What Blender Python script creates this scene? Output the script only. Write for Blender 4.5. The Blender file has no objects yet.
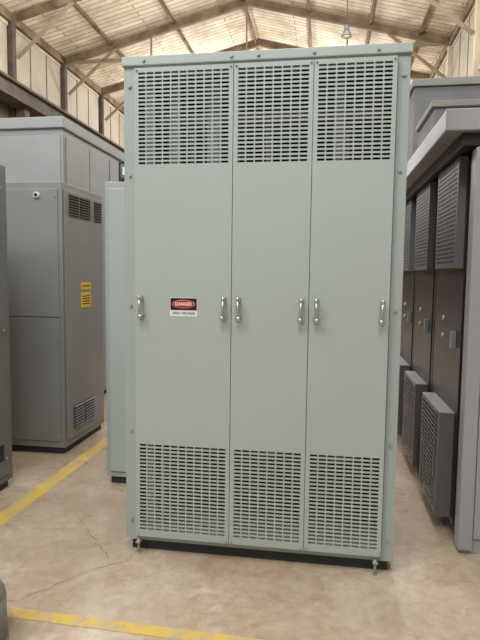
import bpy, bmesh, math, random
from mathutils import Matrix, Vector
random.seed(4)
S=bpy.context.scene
S.view_settings.view_transform='Standard'
S.view_settings.look='None'
COL=S.collection

# ------------------------------------------------------------ materials
def lin(c): 
    return tuple(((v/255)/12.92 if v/255<=0.04045 else ((v/255+0.055)/1.055)**2.4) for v in c)+(1,)
def mat(name,rgb,rough=.5,metal=0,noise=.06,scale=6,bump=0,spec=.5,rgb2=None,bscale=200):
    m=bpy.data.materials.new(name); m.use_nodes=True; nt=m.node_tree; N=nt.nodes; L=nt.links
    b=N['Principled BSDF']; b.inputs['Roughness'].default_value=rough; b.inputs['Metallic'].default_value=metal
    b.inputs['Specular IOR Level'].default_value=spec
    tc=N.new('ShaderNodeTexCoord'); n=N.new('ShaderNodeTexNoise'); n.inputs['Scale'].default_value=scale; n.inputs['Detail'].default_value=5
    L.new(tc.outputs['Object'],n.inputs['Vector'])
    r=N.new('ShaderNodeValToRGB'); c=lin(rgb)
    c2=lin(rgb2) if rgb2 else tuple(max(0,v*(1-noise*2)) for v in c[:3])+(1,)
    c1=tuple(min(1,v*(1+noise)) for v in c[:3])+(1,)
    r.color_ramp.elements[0].color=c2; r.color_ramp.elements[1].color=c1
    r.color_ramp.elements[0].position=.3; r.color_ramp.elements[1].position=.7
    L.new(n.outputs['Fac'],r.inputs['Fac']); L.new(r.outputs['Color'],b.inputs['Base Color'])
    if bump:
        n2=N.new('ShaderNodeTexNoise'); n2.inputs['Scale'].default_value=bscale; L.new(tc.outputs['Object'],n2.inputs['Vector'])
        bp=N.new('ShaderNodeBump'); bp.inputs['Strength'].default_value=bump; bp.inputs['Distance'].default_value=.002
        L.new(n2.outputs['Fac'],bp.inputs['Height']); L.new(bp.outputs['Normal'],b.inputs['Normal'])
    return m
GREEN=mat('painted_steel_green_grey',(168,178,173),.40,0,.02,1.5,.05)
GREEN2=mat('painted_steel_green_grey_frame',(159,169,164),.45,0,.02,1.5)
GREY=mat('painted_steel_grey',(138,140,139),.45,0,.04,2)
GREYD=mat('painted_steel_dark_grey',(108,111,111),.5,0,.05,2)
SILV=mat('painted_steel_light_grey',(152,153,155),.45,0,.03,2)
LOUV=mat('painted_steel_louvre_shaded',(106,105,105),.5,0,.05,2)  # grey set darker, putting the right row's weaker light into the colour
BLUEG=mat('painted_steel_blue_grey',(150,155,155),.5,0,.04,2)
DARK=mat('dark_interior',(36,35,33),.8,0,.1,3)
BLACKD=mat('black_door_paint',(40,39,39),.4,0,.1,3)
BASE=mat('base_channel_black',(46,49,48),.6,0,.1,5)
CHROME=mat('dull_chrome',(185,190,188),.38,.75,.02,5)
ZINC=mat('zinc_bolt',(165,172,167),.4,.4,.05,5)
COILM=mat('coil_tape',(165,160,140),.7,0,.15,8)
WHITE=mat('label_white',(225,225,222),.5,0,.01,3)
REDM=mat('label_red',(190,30,32),.5,0,.01,3)
BLK=mat('label_black',(22,22,22),.5,0,.01,3)
YEL=mat('label_yellow',(225,190,60),.5,0,.02,3)
WOODD=mat('old_timber_dark',(122,101,76),.8,0,.25,3,rgb2=(82,64,46))
WOODM=mat('painted_timber_cream',(186,172,146),.8,0,.15,2)
RUST=mat('rusty_steel',(84,72,60),.8,0,.2,4)
PLASTIC=mat('bollard_grey',(128,131,129),.5,0,.05,5)
TAN=mat('crate_grey_tan',(140,138,132),.7,0,.08,3)
CRATE2=mat('crate_grey',(116,117,117),.7,0,.08,3)
CRACK=mat('crack_dark',(150,128,106),.9,0,.2,12)

# floor
def floor_mat():
    m=bpy.data.materials.new('worn_concrete'); m.use_nodes=True; nt=m.node_tree; N=nt.nodes; L=nt.links; b=N['Principled BSDF']
    tc=N.new('ShaderNodeTexCoord')
    def noise(s,d=6,r=.6,dist=0):
        n=N.new('ShaderNodeTexNoise'); n.inputs['Scale'].default_value=s; n.inputs['Detail'].default_value=d; n.inputs['Roughness'].default_value=r; n.inputs['Distortion'].default_value=dist
        L.new(tc.outputs['Object'],n.inputs['Vector']); return n
    def ramp(src,stops):
        r=N.new('ShaderNodeValToRGB'); e=r.color_ramp.elements
        e[0].position,e[0].color=stops[0][0],stops[0][1]; e[1].position,e[1].color=stops[-1][0],stops[-1][1]
        for p,c in stops[1:-1]:
            x=e.new(p); x.color=c
        L.new(src,r.inputs['Fac']); return r
    def mix(f,a,bb,mode='MIX'):
        x=N.new('ShaderNodeMix'); x.data_type='RGBA'; x.blend_type=mode
        if hasattr(f,'links'): L.new(f,x.inputs[0])
        else: x.inputs[0].default_value=f
        L.new(a,x.inputs[6]); 
        if hasattr(bb,'links'): L.new(bb,x.inputs[7])
        else: x.inputs[7].default_value=bb
        return x.outputs[2]
    base=ramp(noise(1.3,8,.65,.4).outputs['Fac'],[(.3,lin((168,149,127))),(.5,lin((186,168,147))),(.7,lin((202,187,167)))])
    fine=ramp(noise(22,8,.7).outputs['Fac'],[(.35,(.82,.81,.80,1)),(.65,(1.05,1.05,1.05,1))])
    c=mix(1,base.outputs['Color'],fine.outputs['Color'],'MULTIPLY')
    st=ramp(noise(3.6,8,.72,1.2).outputs['Fac'],[(.52,(0,0,0,1)),(.66,(1,1,1,1))])
    stm=N.new('ShaderNodeMath'); stm.operation='MULTIPLY'; stm.inputs[1].default_value=.5; L.new(st.outputs['Color'],stm.inputs[0])
    c=mix(stm.outputs[0],c,lin((152,121,92)))
    lt=ramp(noise(2.4,9,.78,.8).outputs['Fac'],[(.34,(1,1,1,1)),(.44,(0,0,0,1))])
    ltm=N.new('ShaderNodeMath'); ltm.operation='MULTIPLY'; ltm.inputs[1].default_value=.6; L.new(lt.outputs['Color'],ltm.inputs[0])
    c=mix(ltm.outputs[0],c,lin((212,205,194)))
    L.new(c,b.inputs['Base Color'])
    rr=ramp(noise(4,5).outputs['Fac'],[(.3,(.22,.22,.22,1)),(.7,(.40,.40,.40,1))]); L.new(rr.outputs['Color'],b.inputs['Roughness'])
    bp=N.new('ShaderNodeBump'); bp.inputs['Strength'].default_value=.12; bp.inputs['Distance'].default_value=.003
    L.new(noise(40,4).outputs['Fac'],bp.inputs['Height']); L.new(bp.outputs['Normal'],b.inputs['Normal'])
    return m
def paint_mat():
    m=bpy.data.materials.new('worn_yellow_floor_paint'); m.use_nodes=True; nt=m.node_tree; N=nt.nodes; L=nt.links; b=N['Principled BSDF']
    tc=N.new('ShaderNodeTexCoord'); n=N.new('ShaderNodeTexNoise'); n.inputs['Scale'].default_value=11; n.inputs['Detail'].default_value=8; n.inputs['Roughness'].default_value=.75
    L.new(tc.outputs['Object'],n.inputs['Vector'])
    r=N.new('ShaderNodeValToRGB'); e=r.color_ramp.elements; e[0].position=.40; e[0].color=lin((188,168,138)); e[1].position=.54; e[1].color=lin((214,184,92))
    L.new(n.outputs['Fac'],r.inputs['Fac']); L.new(r.outputs['Color'],b.inputs['Base Color']); b.inputs['Roughness'].default_value=.45
    return m
def plank_mat(name,c1,c2,c3,dirn='Y',w=.16,stain=(120,92,62)):
    m=bpy.data.materials.new(name); m.use_nodes=True; nt=m.node_tree; N=nt.nodes; L=nt.links; b=N['Principled BSDF']
    tc=N.new('ShaderNodeTexCoord'); mp=N.new('ShaderNodeMapping'); L.new(tc.outputs['Object'],mp.inputs['Vector'])
    if dirn=='Z': mp.inputs['Rotation'].default_value=(math.radians(90),0,math.radians(90))
    br=N.new('ShaderNodeTexBrick'); br.inputs['Scale'].default_value=1; br.inputs['Brick Width'].default_value=3.6; br.inputs['Row Height'].default_value=w
    br.inputs['Mortar Size'].default_value=.012; br.inputs['Color1'].default_value=lin(c1); br.inputs['Color2'].default_value=lin(c2); br.inputs['Mortar'].default_value=lin(c3)
    L.new(mp.outputs[0],br.inputs['Vector'])
    n=N.new('ShaderNodeTexNoise'); n.inputs['Scale'].default_value=.7; n.inputs['Detail'].default_value=8; n.inputs['Roughness'].default_value=.7; L.new(tc.outputs['Object'],n.inputs['Vector'])
    r=N.new('ShaderNodeValToRGB'); e=r.color_ramp.elements; e[0].position=.45; e[0].color=(0,0,0,1); e[1].position=.66; e[1].color=(.85,.85,.85,1); L.new(n.outputs['Fac'],r.inputs['Fac'])
    x=N.new('ShaderNodeMix'); x.data_type='RGBA'; L.new(r.outputs['Color'],x.inputs[0]); L.new(br.outputs['Color'],x.inputs[6]); x.inputs[7].default_value=lin(stain)
    L.new(x.outputs[2],b.inputs['Base Color']); b.inputs['Roughness'].default_value=.8
    return m
FLOOR=floor_mat(); PAINT=paint_mat()
ROOFM=plank_mat('painted_roof_planks',(226,214,190),(208,194,168),(134,114,88),w=.17,stain=(146,121,92))
WALLM=plank_mat('painted_wall_boards',(160,149,128),(150,138,117),(110,95,76),dirn='Z',w=.3)
PANELM=mat('painted_over_window_panel',(170,160,140),.7,0,.08,1.5)
MULL=mat('window_mullion_tan',(136,121,97),.8,0,.1,3)

# ------------------------------------------------------------ mesh helpers
class B:
    def __init__(s): s.bm=bmesh.new(); s.mats=[]
    def mi(s,m):
        if m not in s.mats: s.mats.append(m)
        return s.mats.index(m)
    def box(s,x0,x1,y0,y1,z0,z1,m,rot=None):
        r=bmesh.ops.create_cube(s.bm,size=1)
        c=Vector(((x0+x1)/2,(y0+y1)/2,(z0+z1)/2))
        M=Matrix.Translation(c)@(rot or Matrix())@Matrix.Diagonal((abs(x1-x0),abs(y1-y0),abs(z1-z0),1))
        bmesh.ops.transform(s.bm,matrix=M,verts=r['verts'])
        i=s.mi(m)
        for f in {f for v in r['verts'] for f in v.link_faces}: f.material_index=i
    def beam(s,p,q,w,h,m):
        p=Vector(p);q=Vector(q);d=q-p;L=d.length
        rot=d.to_track_quat('Y','Z').to_matrix().to_4x4()
        r=bmesh.ops.create_cube(s.bm,size=1)
        bmesh.ops.transform(s.bm,matrix=Matrix.Translation((p+q)/2)@rot@Matrix.Diagonal((w,L,h,1)),verts=r['verts'])
        i=s.mi(m)
        for f in {f for v in r['verts'] for f in v.link_faces}: f.material_index=i
    def cyl(s,p,q,r0,m,r1=None,seg=16):
        p=Vector(p);q=Vector(q);d=q-p
        r=bmesh.ops.create_cone(s.bm,cap_ends=True,segments=seg,radius1=r0,radius2=r0 if r1 is None else r1,depth=d.length)
        rot=d.to_track_quat('Z','Y').to_matrix().to_4x4()
        bmesh.ops.transform(s.bm,matrix=Matrix.Translation((p+q)/2)@rot,verts=r['verts'])
        i=s.mi(m)
        for f in {f for v in r['verts'] for f in v.link_faces}: f.material_index=i; f.smooth=len(f.verts)==4
    def sphere(s,c,sc,m,seg=16):
        r=bmesh.ops.create_uvsphere(s.bm,u_segments=seg,v_segments=seg//2,radius=1)
        bmesh.ops.transform(s.bm,matrix=Matrix.Translation(c)@Matrix.Diagonal((*sc,1)),verts=r['verts'])
        i=s.mi(m)
        for f in {f for v in r['verts'] for f in v.link_faces}: f.material_index=i; f.smooth=True
    def sheet(s,w,h,regions,mx,m,th=.0025):
        """sheet in local XZ (front faces -Y); regions=(u0,u1,v0,v1,cols,rows,fu,fv) of punched slots"""
        us={0,w}; vs={0,h}; holes=[]
        for (u0,u1,v0,v1,nc,nr,fu,fv) in regions:
            pu=(u1-u0)/nc; pv=(v1-v0)/nr
            hu=[(u0+pu*(i+.5-fu/2),u0+pu*(i+.5+fu/2)) for i in range(nc)]
            hv=[(v0+pv*(i+.5-fv/2),v0+pv*(i+.5+fv/2)) for i in range(nr)]
            for a in hu: us.update(a)
            for a in hv: vs.update(a)
            holes.append((hu,hv))
        us=sorted(us); vs=sorted(vs); cache={}
        i=s.mi(m)
        def V(a,b,y):
            k=(a,b,y)
            if k not in cache: cache[k]=s.bm.verts.new(mx@Vector((us[a],y,vs[b])))
            return cache[k]
        def ish(a,b):
            cu=(us[a]+us[a+1])/2; cv=(vs[b]+vs[b+1])/2
            for hu,hv in holes:
                if any(p<cu<q for p,q in hu) and any(p<cv<q for p,q in hv): return True
            return False
        H=[[ish(a,b) for b in range(len(vs)-1)] for a in range(len(us)-1)]
        def g(a,b): return True if a<0 or b<0 or a>=len(us)-1 or b>=len(vs)-1 else H[a][b]
        def F(*v):
            f=s.bm.faces.new(v); f.material_index=i
        for a in range(len(us)-1):
            for b in range(len(vs)-1):
                if H[a][b]: continue
                F(V(a,b,0),V(a+1,b,0),V(a+1,b+1,0),V(a,b+1,0))
                F(V(a,b,th),V(a,b+1,th),V(a+1,b+1,th),V(a+1,b,th))
                if g(a-1,b): F(V(a,b,0),V(a,b+1,0),V(a,b+1,th),V(a,b,th))
                if g(a+1,b): F(V(a+1,b,0),V(a+1,b,th),V(a+1,b+1,th),V(a+1,b+1,0))
                if g(a,b-1): F(V(a,b,0),V(a,b,th),V(a+1,b,th),V(a+1,b,0))
                if g(a,b+1): F(V(a,b+1,0),V(a+1,b+1,0),V(a+1,b+1,th),V(a,b+1,th))
    def done(s,name,parent=None,bevel=0):
        me=bpy.data.meshes.new(name); s.bm.to_mesh(me); s.bm.free()
        for m in s.mats: me.materials.append(m)
        o=bpy.data.objects.new(name,me); COL.objects.link(o)
        if parent: o.parent=parent
        if bevel:
            md=o.modifiers.new('b','BEVEL'); md.width=bevel; md.segments=2; md.limit_method='ANGLE'
        return o
def empty(name,loc=(0,0,0)):
    e=bpy.data.objects.new(name,None); COL.objects.link(e); e.empty_display_size=.2; return e
def text(name,body,size,mx,m,parent,bold=0,xs=1):
    c=bpy.data.curves.new(name,'FONT'); c.body=body; c.size=size; c.align_x='CENTER'; c.align_y='CENTER'; c.extrude=.0003; c.offset=bold
    o=bpy.data.objects.new(name,c); c.materials.append(m); COL.objects.link(o); o.parent=parent; o.matrix_world=mx@Matrix.Diagonal((xs,1,1,1)); return o
FRONT=Matrix.Rotation(math.radians(90),4,'X')
T=Matrix.Translation
FXm=Matrix.Rotation(math.radians(-90),4,'Z')    # front (-y) faces -X ; local x -> -Y

# ------------------------------------------------------------ main enclosure
W=1.264; D=.70; Ht=2.29
main=empty('electrical_transformer_enclosure')
b=B()
b.box(0,.054,0,.05,.06,Ht,GREEN2); b.box(1.212,W,0,.05,.06,Ht,GREEN2)
b.box(0,.05,D-.05,D,.06,Ht,GREEN2); b.box(W-.05,W,D-.05,D,.06,Ht,GREEN2)
b.box(0,.004,.05,D-.05,.06,Ht,GREEN2); b.box(W-.004,W,.05,D-.05,.06,Ht,GREEN2)
b.box(.05,W-.05,D-.004,D,.06,Ht,GREEN2)
b.box(.054,1.212,.0,.05,.06,.115,GREEN2); b.box(.054,1.212,.0,.05,2.255,Ht,GREEN2)
for x in (.512,.861): b.box(x-.02,x+.02,.012,.05,.115,2.255,GREEN2)
b.box(.0,W,-.001,D,.0601,.064,GREEN2)
fr=b.done('frame',main,.002)
b=B(); b.box(-.006,W+.006,-.014,D+.006,2.286,2.328,GREEN); b.done('top_cap',main,.004)
b=B(); b.box(.02,W-.02,.03,D-.02,0,.062,BASE)
b.done('base_channel',main,.003)
bounds=[(.058,.5105,11),(.5135,.8595,8),(.8625,1.208,8)]
z0,z1=.088,2.272
for i,(xa,xb,nc) in enumerate(bounds):
    b=B(); w=xb-xa; h=z1-z0
    b.sheet(w,h,[(.016,w-.016,.1185-z0,.548-z0,nc,24,.84,.52),(.016,w-.016,1.843-z0,2.256-z0,nc,23,.84,.52)],T((xa,-.022,z0)),GREEN,.0015)
    for q in ((xa,xa+.0025),(xb-.0025,xb)): b.box(q[0],q[1],-.0205,-.001,z0,z1,GREEN)
    b.box(xa,xb,-.0205,-.001,z0,z0+.0025,GREEN); b.box(xa,xb,-.0205,-.001,z1-.0025,z1,GREEN)
    b.done('door_%d'%(i+1),main)
# interior
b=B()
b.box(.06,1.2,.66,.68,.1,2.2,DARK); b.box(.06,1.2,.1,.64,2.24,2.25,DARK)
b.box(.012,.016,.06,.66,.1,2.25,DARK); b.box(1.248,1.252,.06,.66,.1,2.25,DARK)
for z in (.35,1.72): b.box(.08,1.19,.34,.5,z-.08,z+.08,BLACKD)
for cx in (.26,.64,1.02):
    b.cyl((cx,.42,.42),(cx,.42,1.66),.15,COILM,seg=24)
    b.cyl((cx,.35,1.6),(cx,.22,2.1),.012,COILM)
b.box(.1,1.18,.2,.225,2.08,2.12,COILM)
b.box(.2,.24,.10,.13,1.75,2.24,SILV); b.box(.36,.42,.14,.17,1.8,2.24,SILV); b.box(.95,1.0,.14,.17,1.8,2.24,SILV)
b.box(.09,.12,.06,.09,.12,2.24,SILV); b.box(.15,.17,.08,.10,.12,.6,SILV)
b.done('transformer_core_and_coils',main)
# bolts
b=B()
def bolt(x,z,y,r=.008): 
    b.cyl((x,y,z),(x,y-.003,z),r*1.45,ZINC,seg=14); b.cyl((x,y-.003,z),(x,y-.009,z),r,ZINC,seg=6)
for x in (.10,.50,.62,.86,1.13): bolt(x,2.306,-.014,.006)
for z in (2.2,): bolt(.028,z,0); bolt(1.237,z,0)
for z in (.16,.6,1.2,1.8): bolt(.03,z,0,.005); bolt(1.236,z,0,.005)
for x in (.10,.36,.47,.56,.80,.90,1.16): bolt(x,.077,0,.006)
for xa,xb,_ in bounds:
    for x in (xa+.01,xb-.01):
        for z in (2.262,.098): bolt(x,z,-.022,.0035)
b.done('bolts',main)
b=B()
for x in (.068,1.185):
    b.box(x-.012,x+.012,-.03,.0,.055,.060,ZINC); b.cyl((x,-.016,0),(x,-.016,.07),.006,ZINC,seg=10); b.cyl((x,-.016,0),(x,-.016,.005),.010,ZINC,seg=12)
b.done('levelling_feet',main)
hz=1.195
for k,x in enumerate([.088,.480,.546,.829,.894,1.178]):
    b=B(); y=-.022; sg=1 if k%2==0 else -1
    b.box(x-.010,x+.010,y-.005,y,hz-.055,hz+.055,CHROME)
    b.box(x-.017,x+.017,y-.004,y,hz-.045,hz-.022,CHROME)
    b.cyl((x,y-.004,hz+.042),(x,y-.034,hz+.036),.008,CHROME)
    b.cyl((x+sg*.004,y-.004,hz-.04),(x+sg*.004,y-.03,hz-.036),.008,CHROME)
    b.cyl((x+sg*.004,y-.034,hz-.04),(x,y-.034,hz+.045),.0055,CHROME)
    b.sphere((x,y-.034,hz+.045),(.009,.009,.012),CHROME); b.sphere((x+sg*.004,y-.034,hz-.042),(.011,.010,.013),CHROME)
    b.done('door_handle_%d'%(k+1),main)
b=B(); lx,lz=.290,1.200
b.box(lx-.064,lx+.064,-.0235,-.022,lz-.043,lz+.043,WHITE)
b.box(lx-.062,lx+.062,-.0245,-.0235,lz-.014,lz+.041,BLK)
b.done('danger_label',main,)
b=B(); b.cyl((0,0,0),(0,0,.001),1,WHITE,seg=48); ov=b.done('danger_label_oval_border',main); ov.matrix_world=T((lx,-.0246,lz+.0135))@FRONT@Matrix.Diagonal((.053,.0190,1,1))
b=B(); b.cyl((0,0,0),(0,0,.001),1,REDM,seg=48); ov=b.done('danger_label_oval',main); ov.matrix_world=T((lx,-.0252,lz+.0135))@FRONT@Matrix.Diagonal((.0515,.0180,1,1))
text('danger_text','DANGER',.0195,T((lx,-.0266,lz+.0135))@FRONT,WHITE,main,.0005)
text('voltage_text','HIGH VOLTAGE',.0155,T((lx,-.0240,lz-.029))@FRONT,BLK,main,.0002,.95)

# ------------------------------------------------------------ generic closed cabinet
def cab_shell(b,x0,x1,y0,y1,h,m,base=.05):
    b.box(x0+.02,x1-.02,y0+.02,y1-.02,0,base,BASE)
    b.box(x0,x1,y0,y1,base,h,m)
def louv_face_x(b,X,y0,y1,z0,z1,m,n):
    b.box(X,X+.002,y0,y1,z0,z1,DARK)  # dark plate on the closed panel, stands in for shade between the slats
    p=(z1-z0)/n
    for i in range(n):
        z=z0+p*(i+.5)
        b.box(X,X+.012,y0,y1,z-p*.16,z+p*.16,m,rot=Matrix.Rotation(math.radians(30),4,'Y'))
A=empty('electrical_cabinet')
b=B(); cab_shell(b,-1.95,-.945,1.25,1.97,2.0,GREY); b.done('cabinet_body',A,.004)
b=B()
X=-.945
b.box(X,X+.010,1.275,1.94,.10,1.95,GREY)
b.box(-1.90,-.975,1.24,1.25,.10,1.02,GREY); b.box(-1.90,-.975,1.24,1.25,1.028,1.95,GREY)
b.done('access_panels',A,.003)
b=B(); X+=.010
for y0,y1 in ((1.34,1.50),(1.52,1.70),(1.78,1.92)): 
    louv_face_x(b,X,y0,y1,1.77,1.93,GREYD,8)
for y0,y1 in ((1.38,1.54),(1.56,1.74)): louv_face_x(b,X,y0,y1,.16,.34,GREYD,8)
b.done('louvres',A)
b=B()
b.box(X,X+.002,1.52,1.70,1.22,1.28,YEL); b.box(X,X+.002,1.52,1.70,1.08,1.20,YEL)
for z in (1.25,1.17,1.15,1.13,1.11): b.box(X+.002,X+.0025,1.54,1.68,z-.004,z+.004,BLK)
b.done('warning_labels',A)
b=B(); b.cyl((-1.13,1.24,1.905),(-1.13,1.225,1.905),.022,WHITE,seg=20); b.cyl((-1.13,1.225,1.905),(-1.13,1.218,1.905),.012,BLK)
for z in (.14,.85,1.9):
    for x in (-1.86,-.99): b.cyl((x,1.24,z),(x,1.234,z),.008,ZINC,seg=8)
b.done('front_fittings',A)
Dc=empty('electrical_cabinet.001')
b=B(); cab_shell(b,-1.95,-1.0,-.35,.65,1.99,GREYD); b.done('cabinet_body',Dc,.004)
b=B(); b.box(-1.0,-.99,-.32,.60,.1,1.94,GREYD); b.done('side_panel',Dc,.003)
b=B()
for z in (.2,1.0,1.85): b.cyl((-.99,.57,z),(-.984,.57,z),.008,ZINC,seg=8)
b.box(-.99,-.986,.46,.54,.2,.3,BLK); b.done('side_fittings',Dc)
C=empty('electrical_cabinet.002')
b=B(); cab_shell(b,-.425,.5,.78,1.5,1.91,GREEN2); b.done('cabinet_body',C,.004)
b=B(); b.box(-.395,.48,.768,.78,.09,1.87,GREEN); 
b.done('front_panel',C,.003)
b=B(); b.box(-.40,-.1,.95,1.2,1.91,2.07,BLACKD); b.box(-.385,-.12,.945,.95,1.96,2.05,GREYD); b.box(-.37,-.2,.94,.945,1.98,2.03,WHITE); b.done('control_box',C,.005)
Bc=empty('large_switchgear_cabinet')
b=B(); cab_shell(b,-4.2,-1.46,2.3,3.9,2.66,BLUEG); b.done('cabinet_body',Bc,.005)
b=B(); b.box(-4.25,-1.44,2.27,3.93,2.66,2.76,BLUEG); b.done('roof_cap',Bc,.008)
b=B()
for y in (2.36,2.86,3.38): b.box(-1.46,-1.448,y,y+.48,.1,2.60,BLUEG)
for x in (-4.15,-3.2,-2.3): b.box(x,x+.82,2.288,2.3,.1,2.6,BLUEG)
b.done('wall_panels',Bc,.003)

# ------------------------------------------------------------ right row
R=empty('louvered_switchgear_lineup')
RX=1.62
b=B()
b.box(RX,2.7,.26,.33,0.0,1.96,SILV)
b.box(RX+.03,2.7,.33,6.0,.0,1.96,BLACKD)
b.box(RX-.015,RX+.05,.245,.33,.02,1.95,SILV)
b.box(RX+.055,2.66,.248,.26,.86,1.93,SILV); b.box(RX+.055,2.66,.248,.26,.08,.84,SILV)
for y in (1.12,1.88,2.64,3.4,4.16,4.92): b.box(RX,RX+.04,y,y+.05,0,1.96,BLACKD)
b.done('frame',R,.003)
b=B()
b.box(1.46,2.75,.22,6.0,2.02,2.12,SILV)
b.box(1.54,2.7,.26,6.0,1.96,2.02,BLACKD)
b.done('overhanging_roof_cap',R,.006)
b=B()
ys=[.42+.76*i for i in range(7)]
for y in ys:
    w=.66
    b.box(RX-.005,RX+.03,y,y+w,.06,1.93,BLACKD)
b.done('bay_doors',R,.003)
b=B()
for y in ys:
    w=.66
    b.box(RX-.03,RX-.005,y+.10,y+.12,.98,1.07,CHROME)
    for z in (1.12,1.02): b.cyl((RX-.005,y+.40,z),(RX-.014,y+.40,z),.014,WHITE,seg=10)
b.done('door_fittings',R)
b=B()
for y in ys:
    w=.50; y+=.02
    mx=T((RX-.045,y+w,1.40))@FXm
    b.sheet(w,.55,[(.02,w-.02,.02,.53,14,22,.6,.6)],mx,LOUV,.003)
    b.box(RX-.042,RX,y,y+.004,1.4,1.95,LOUV); b.box(RX-.042,RX,y+w-.004,y+w,1.4,1.95,LOUV)
    b.box(RX-.042,RX,y,y+w,1.397,1.40,LOUV)
    y+=.04
    mx=T((RX-.080,y+w,.08))@FXm
    b.sheet(w,.56,[(.02,w-.02,.02,.54,5,20,.85,.6)],mx,LOUV,.003)
    b.box(RX-.077,RX,y,y+.004,.08,.64,LOUV); b.box(RX-.077,RX,y+w-.004,y+w,.08,.64,LOUV)
    b.box(RX-.080,RX,y,y+w,.64,.645,SILV)
b.done('louvre_covers',R)
e=empty('bus_duct_housing')
b=B(); b.box(1.62,2.7,2.3,3.6,2.12,2.90,CRATE2); b.box(1.60,2.72,2.28,3.62,2.90,2.96,TAN)
b.box(1.70,2.0,2.285,2.3,2.2,2.8,CRATE2); b.box(2.1,2.4,2.285,2.3,2.2,2.8,CRATE2); b.done('large_housing',e,.004)
b=B(); b.box(1.60,2.7,1.3,1.9,2.12,2.44,CRATE2); b.box(1.58,2.72,1.28,1.92,2.44,2.48,TAN); b.done('small_housing',e,.004)

# ------------------------------------------------------------ bollard, floor, lines
b=B(); b.cyl((-.30,-.74,0),(-.30,-.74,.17),.11,PLASTIC,seg=32); b.sphere((-.30,-.74,.17),(.11,.11,.08),PLASTIC,24); b.cyl((-.30,-.74,0),(-.30,-.74,.012),.115,PLASTIC,seg=32)
b.done('rounded_floor_bollard')
b=B(); b.box(-6.2,4.2,-6,42,-.1,0,FLOOR); b.done('floor')
def strip(name,p,q,w):
    p=Vector(p);q=Vector(q);d=(q-p).normalized();n=Vector((-d.y,d.x,0))*w/2
    me=bpy.data.meshes.new(name); v=[p-n,q-n,q+n,p+n]; me.from_pydata([(a.x,a.y,.0015) for a in v],[],[(0,1,2,3)]); me.materials.append(PAINT)
    o=bpy.data.objects.new(name,me); COL.objects.link(o)
strip('yellow_floor_line',(-.80,-.6,0),(-.70,9,0),.10)
strip('yellow_floor_line.001',(-.28,-.55,0),(.95,-.575,0),.06)
def crack(name,pts,w):
    P=[]
    for (x0,y0),(x1,y1) in zip(pts,pts[1:]):
        n=max(2,int(math.hypot(x1-x0,y1-y0)/.04))
        for i in range(n): P.append((x0+(x1-x0)*i/n+random.uniform(-.012,.012),y0+(y1-y0)*i/n+random.uniform(-.012,.012)))
    V=[];F=[]
    for i,(x,y) in enumerate(P):
        a=P[max(0,i-1)];c=P[min(len(P)-1,i+1)];d=Vector((c[0]-a[0],c[1]-a[1])).normalized();ww=w*random.uniform(.4,1)
        V+=[(x-d.y*ww,y+d.x*ww,.001),(x+d.y*ww,y-d.x*ww,.001)]
        if i: F.append((2*i-2,2*i-1,2*i+1,2*i))
    me=bpy.data.meshes.new(name); me.from_pydata(V,[],F); me.materials.append(CRACK); o=bpy.data.objects.new(name,me); COL.objects.link(o)
crack('floor_crack',[(-.62,-.62),(-.29,-.47),(-.1,-.2),(.05,-.09),(.05,.1)],.002)
crack('floor_crack.001',[(-.45,.35),(-.22,.1),(-.02,-.12)],.0025)

# ------------------------------------------------------------ building
XL,XR,EZ=-6.0,3.77,6.9; RXx=-1.1; RZ=EZ+.25*(RXx-XL)
bm=bmesh.new()
P=[(XL,-6,EZ),(RXx,-6,RZ),(XR,-6,EZ+.0),(XL,42,EZ),(RXx,42,RZ),(XR,42,EZ)]
v=[bm.verts.new(p) for p in P]; bm.faces.new((v[0],v[3],v[4],v[1])); bm.faces.new((v[1],v[4],v[5],v[2]))
me=bpy.data.meshes.new('ceiling'); bm.to_mesh(me); bm.free(); me.materials.append(ROOFM); o=bpy.data.objects.new('ceiling',me); COL.objects.link(o)
b=B(); b.box(XL-.15,XL,-6,42,0,EZ,WALLM); b.done('wall_left')
b=B(); b.box(XR,XR+.15,-6,42,0,EZ,WALLM); b.done('wall_right')
b=B(); b.box(XL,XR,42,42.15,0,EZ+1.3,WALLM); b.done('wall_back')
n=1; sp=2.4
for k in range(0,10):
    y=6.5+k*sp
    for X,sx in ((XL,1),(XR,-1)):
        b=B()
        for j in range(3):
            b.box(X,X+sx*.03,y+.12+j*.74,y+.12+j*.74+.68,5.35,6.65,PANELM)
            b.box(X,X+sx*.04,y+.085+j*.74,y+.105+j*.74,5.3,6.7,MULL)
        b.box(X,X+sx*.05,y+.09,y+sp-.1,5.28,5.34,WOODM); b.box(X,X+sx*.05,y+.09,y+sp-.1,6.65,6.72,WOODM)
        b.done('window_%d'%n); n+=1
for k in range(0,12):
    y=6.5+k*sp; sfx='' if k==0 else '.%03d'%k
    b=B(); b.box(XL,XL+.13,y-.07,y+.07,0,EZ,RUST); b.done('building_column'+sfx)
    b=B(); b.box(XR-.12,XR,y-.06,y+.06,0,EZ,WOODM); b.done('timber_post'+sfx)
    b=B()
    b.beam((XL+.02,y,EZ-.10),(RXx,y,RZ-.10),.10,.16,WOODD); b.beam((XR-.02,y,EZ-.10),(RXx,y,RZ-.10),.10,.16,WOODD)
    b.beam((XL+.2,y,EZ-.9),(XL+1.5,y,EZ+.2),.05,.07,MULL); b.beam((XR-.14,y,EZ-.9),(XR-1.5,y,EZ+.2),.05,.07,MULL)
    if k%2==0:
        b.beam((XL+.15,y,EZ-.1),(XR-.15,y,EZ-.1),.05,.08,MULL)
        for f in (.25,.5,.75):
            x=XL+(XR-XL)*f; b.beam((x,y,EZ-.1),(x,y,EZ+.25*min(x-XL,XR-x)-.1),.04,.04,MULL)
    b.done('roof_truss'+sfx)
b=B()
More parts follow.
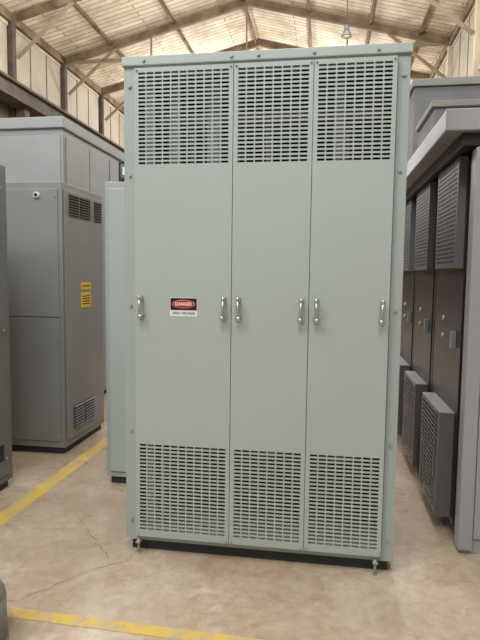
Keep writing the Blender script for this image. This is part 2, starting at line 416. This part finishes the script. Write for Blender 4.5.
for x in (-4.6,-2.95,-1.2,.4,1.85,3.0):
    z=EZ+.25*min(x-XL,XR-x)-.05
    b.box(x-.03,x+.03,-6,42,z-.05,z+.03,WOODD)
b.done('ceiling_purlins')
b=B(); b.box(XL+.18,XL+.45,-5.9,41.9,4.95,5.25,RUST); b.box(XL+.15,XL+.55,-5.9,41.9,5.25,5.30,RUST); b.box(XL+.15,XL+.55,-5.9,41.9,4.92,4.96,RUST)
for k in range(0,12): b.box(XL+.2,XL+.4,6.4+k*sp,6.6+k*sp,0,4.93,RUST)
b.done('crane_runway_girder')
b=B(); b.box(XR-.12,XR,-6,42,6.72,6.9,WOODD); b.done('trim_1')
b=B(); b.box(XL,XL+.12,-6,42,6.74,6.92,WOODD); b.done('trim_2')
for k,(x,y) in enumerate(((1.25,9.2),(-3.2,17))):
    rz=EZ+.25*min(x-XL,XR-x)
    b=B(); b.cyl((x,y,6.3),(x,y,rz+.0),.010,RUST,seg=8); b.cyl((x,y,6.2),(x,y,6.34),.11,GREYD,.05,seg=24); b.cyl((x,y,6.34),(x,y,6.42),.05,GREYD,seg=16); b.sphere((x,y,6.2),(.08,.08,.04),COILM)
    b.done('pendant_high_bay_light'+('' if k==0 else '.%03d'%k))

# ------------------------------------------------------------ lights
def area(name,loc,rot,sx,sy,e,col=(1,1,1)):
    l=bpy.data.lights.new(name,'AREA'); l.shape='RECTANGLE'; l.size=sx; l.size_y=sy; l.energy=e; l.color=col
    o=bpy.data.objects.new(name,l); o.location=loc; o.rotation_euler=rot; COL.objects.link(o)
def fill_light(i,x,y,z,e):  # point lights added below the roof to brighten the hall; no fixtures belong to them
    n='added_fill_light' if i==0 else 'added_fill_light.%03d'%i
    l=bpy.data.lights.new('added_fill','POINT'); l.energy=e; l.shadow_soft_size=.35; l.color=(.97,.98,1)
    o=bpy.data.objects.new(n,l); o.location=(x,y,z); COL.objects.link(o)
i=0
for y in (-4,1,7,14,22,32):
    for x in (-3.0,1.2):
        fill_light(i,x,y,5.9,225 if y<5 else 370); i+=1
area('added_overhead_fill',(-1.2,-3.2,6.3),(math.radians(30),0,0),5,3,300,(.96,.98,1))  # added overhead area light; the roof is closed and has no skylight
w=bpy.data.worlds.new('World'); S.world=w; w.use_nodes=True
w.node_tree.nodes['Background'].inputs[0].default_value=(.93,.97,1,1); w.node_tree.nodes['Background'].inputs[1].default_value=.36

# ------------------------------------------------------------ camera
r=Vector((.98804,.15377,.01186)).normalized(); fw=Vector((-.1523,.98482,-.0833)).normalized(); u=r.cross(fw).normalized()
cd=bpy.data.cameras.new('camera'); co=bpy.data.objects.new('camera',cd); COL.objects.link(co)
M=Matrix(((r.x,u.x,-fw.x,.9271),(r.y,u.y,-fw.y,-2.4406),(r.z,u.z,-fw.z,1.3513),(0,0,0,1)))
co.matrix_world=M; cd.sensor_fit='HORIZONTAL'; cd.sensor_width=36; cd.lens=541.62/480*36; cd.clip_end=200; cd.clip_start=.05
S.camera=co
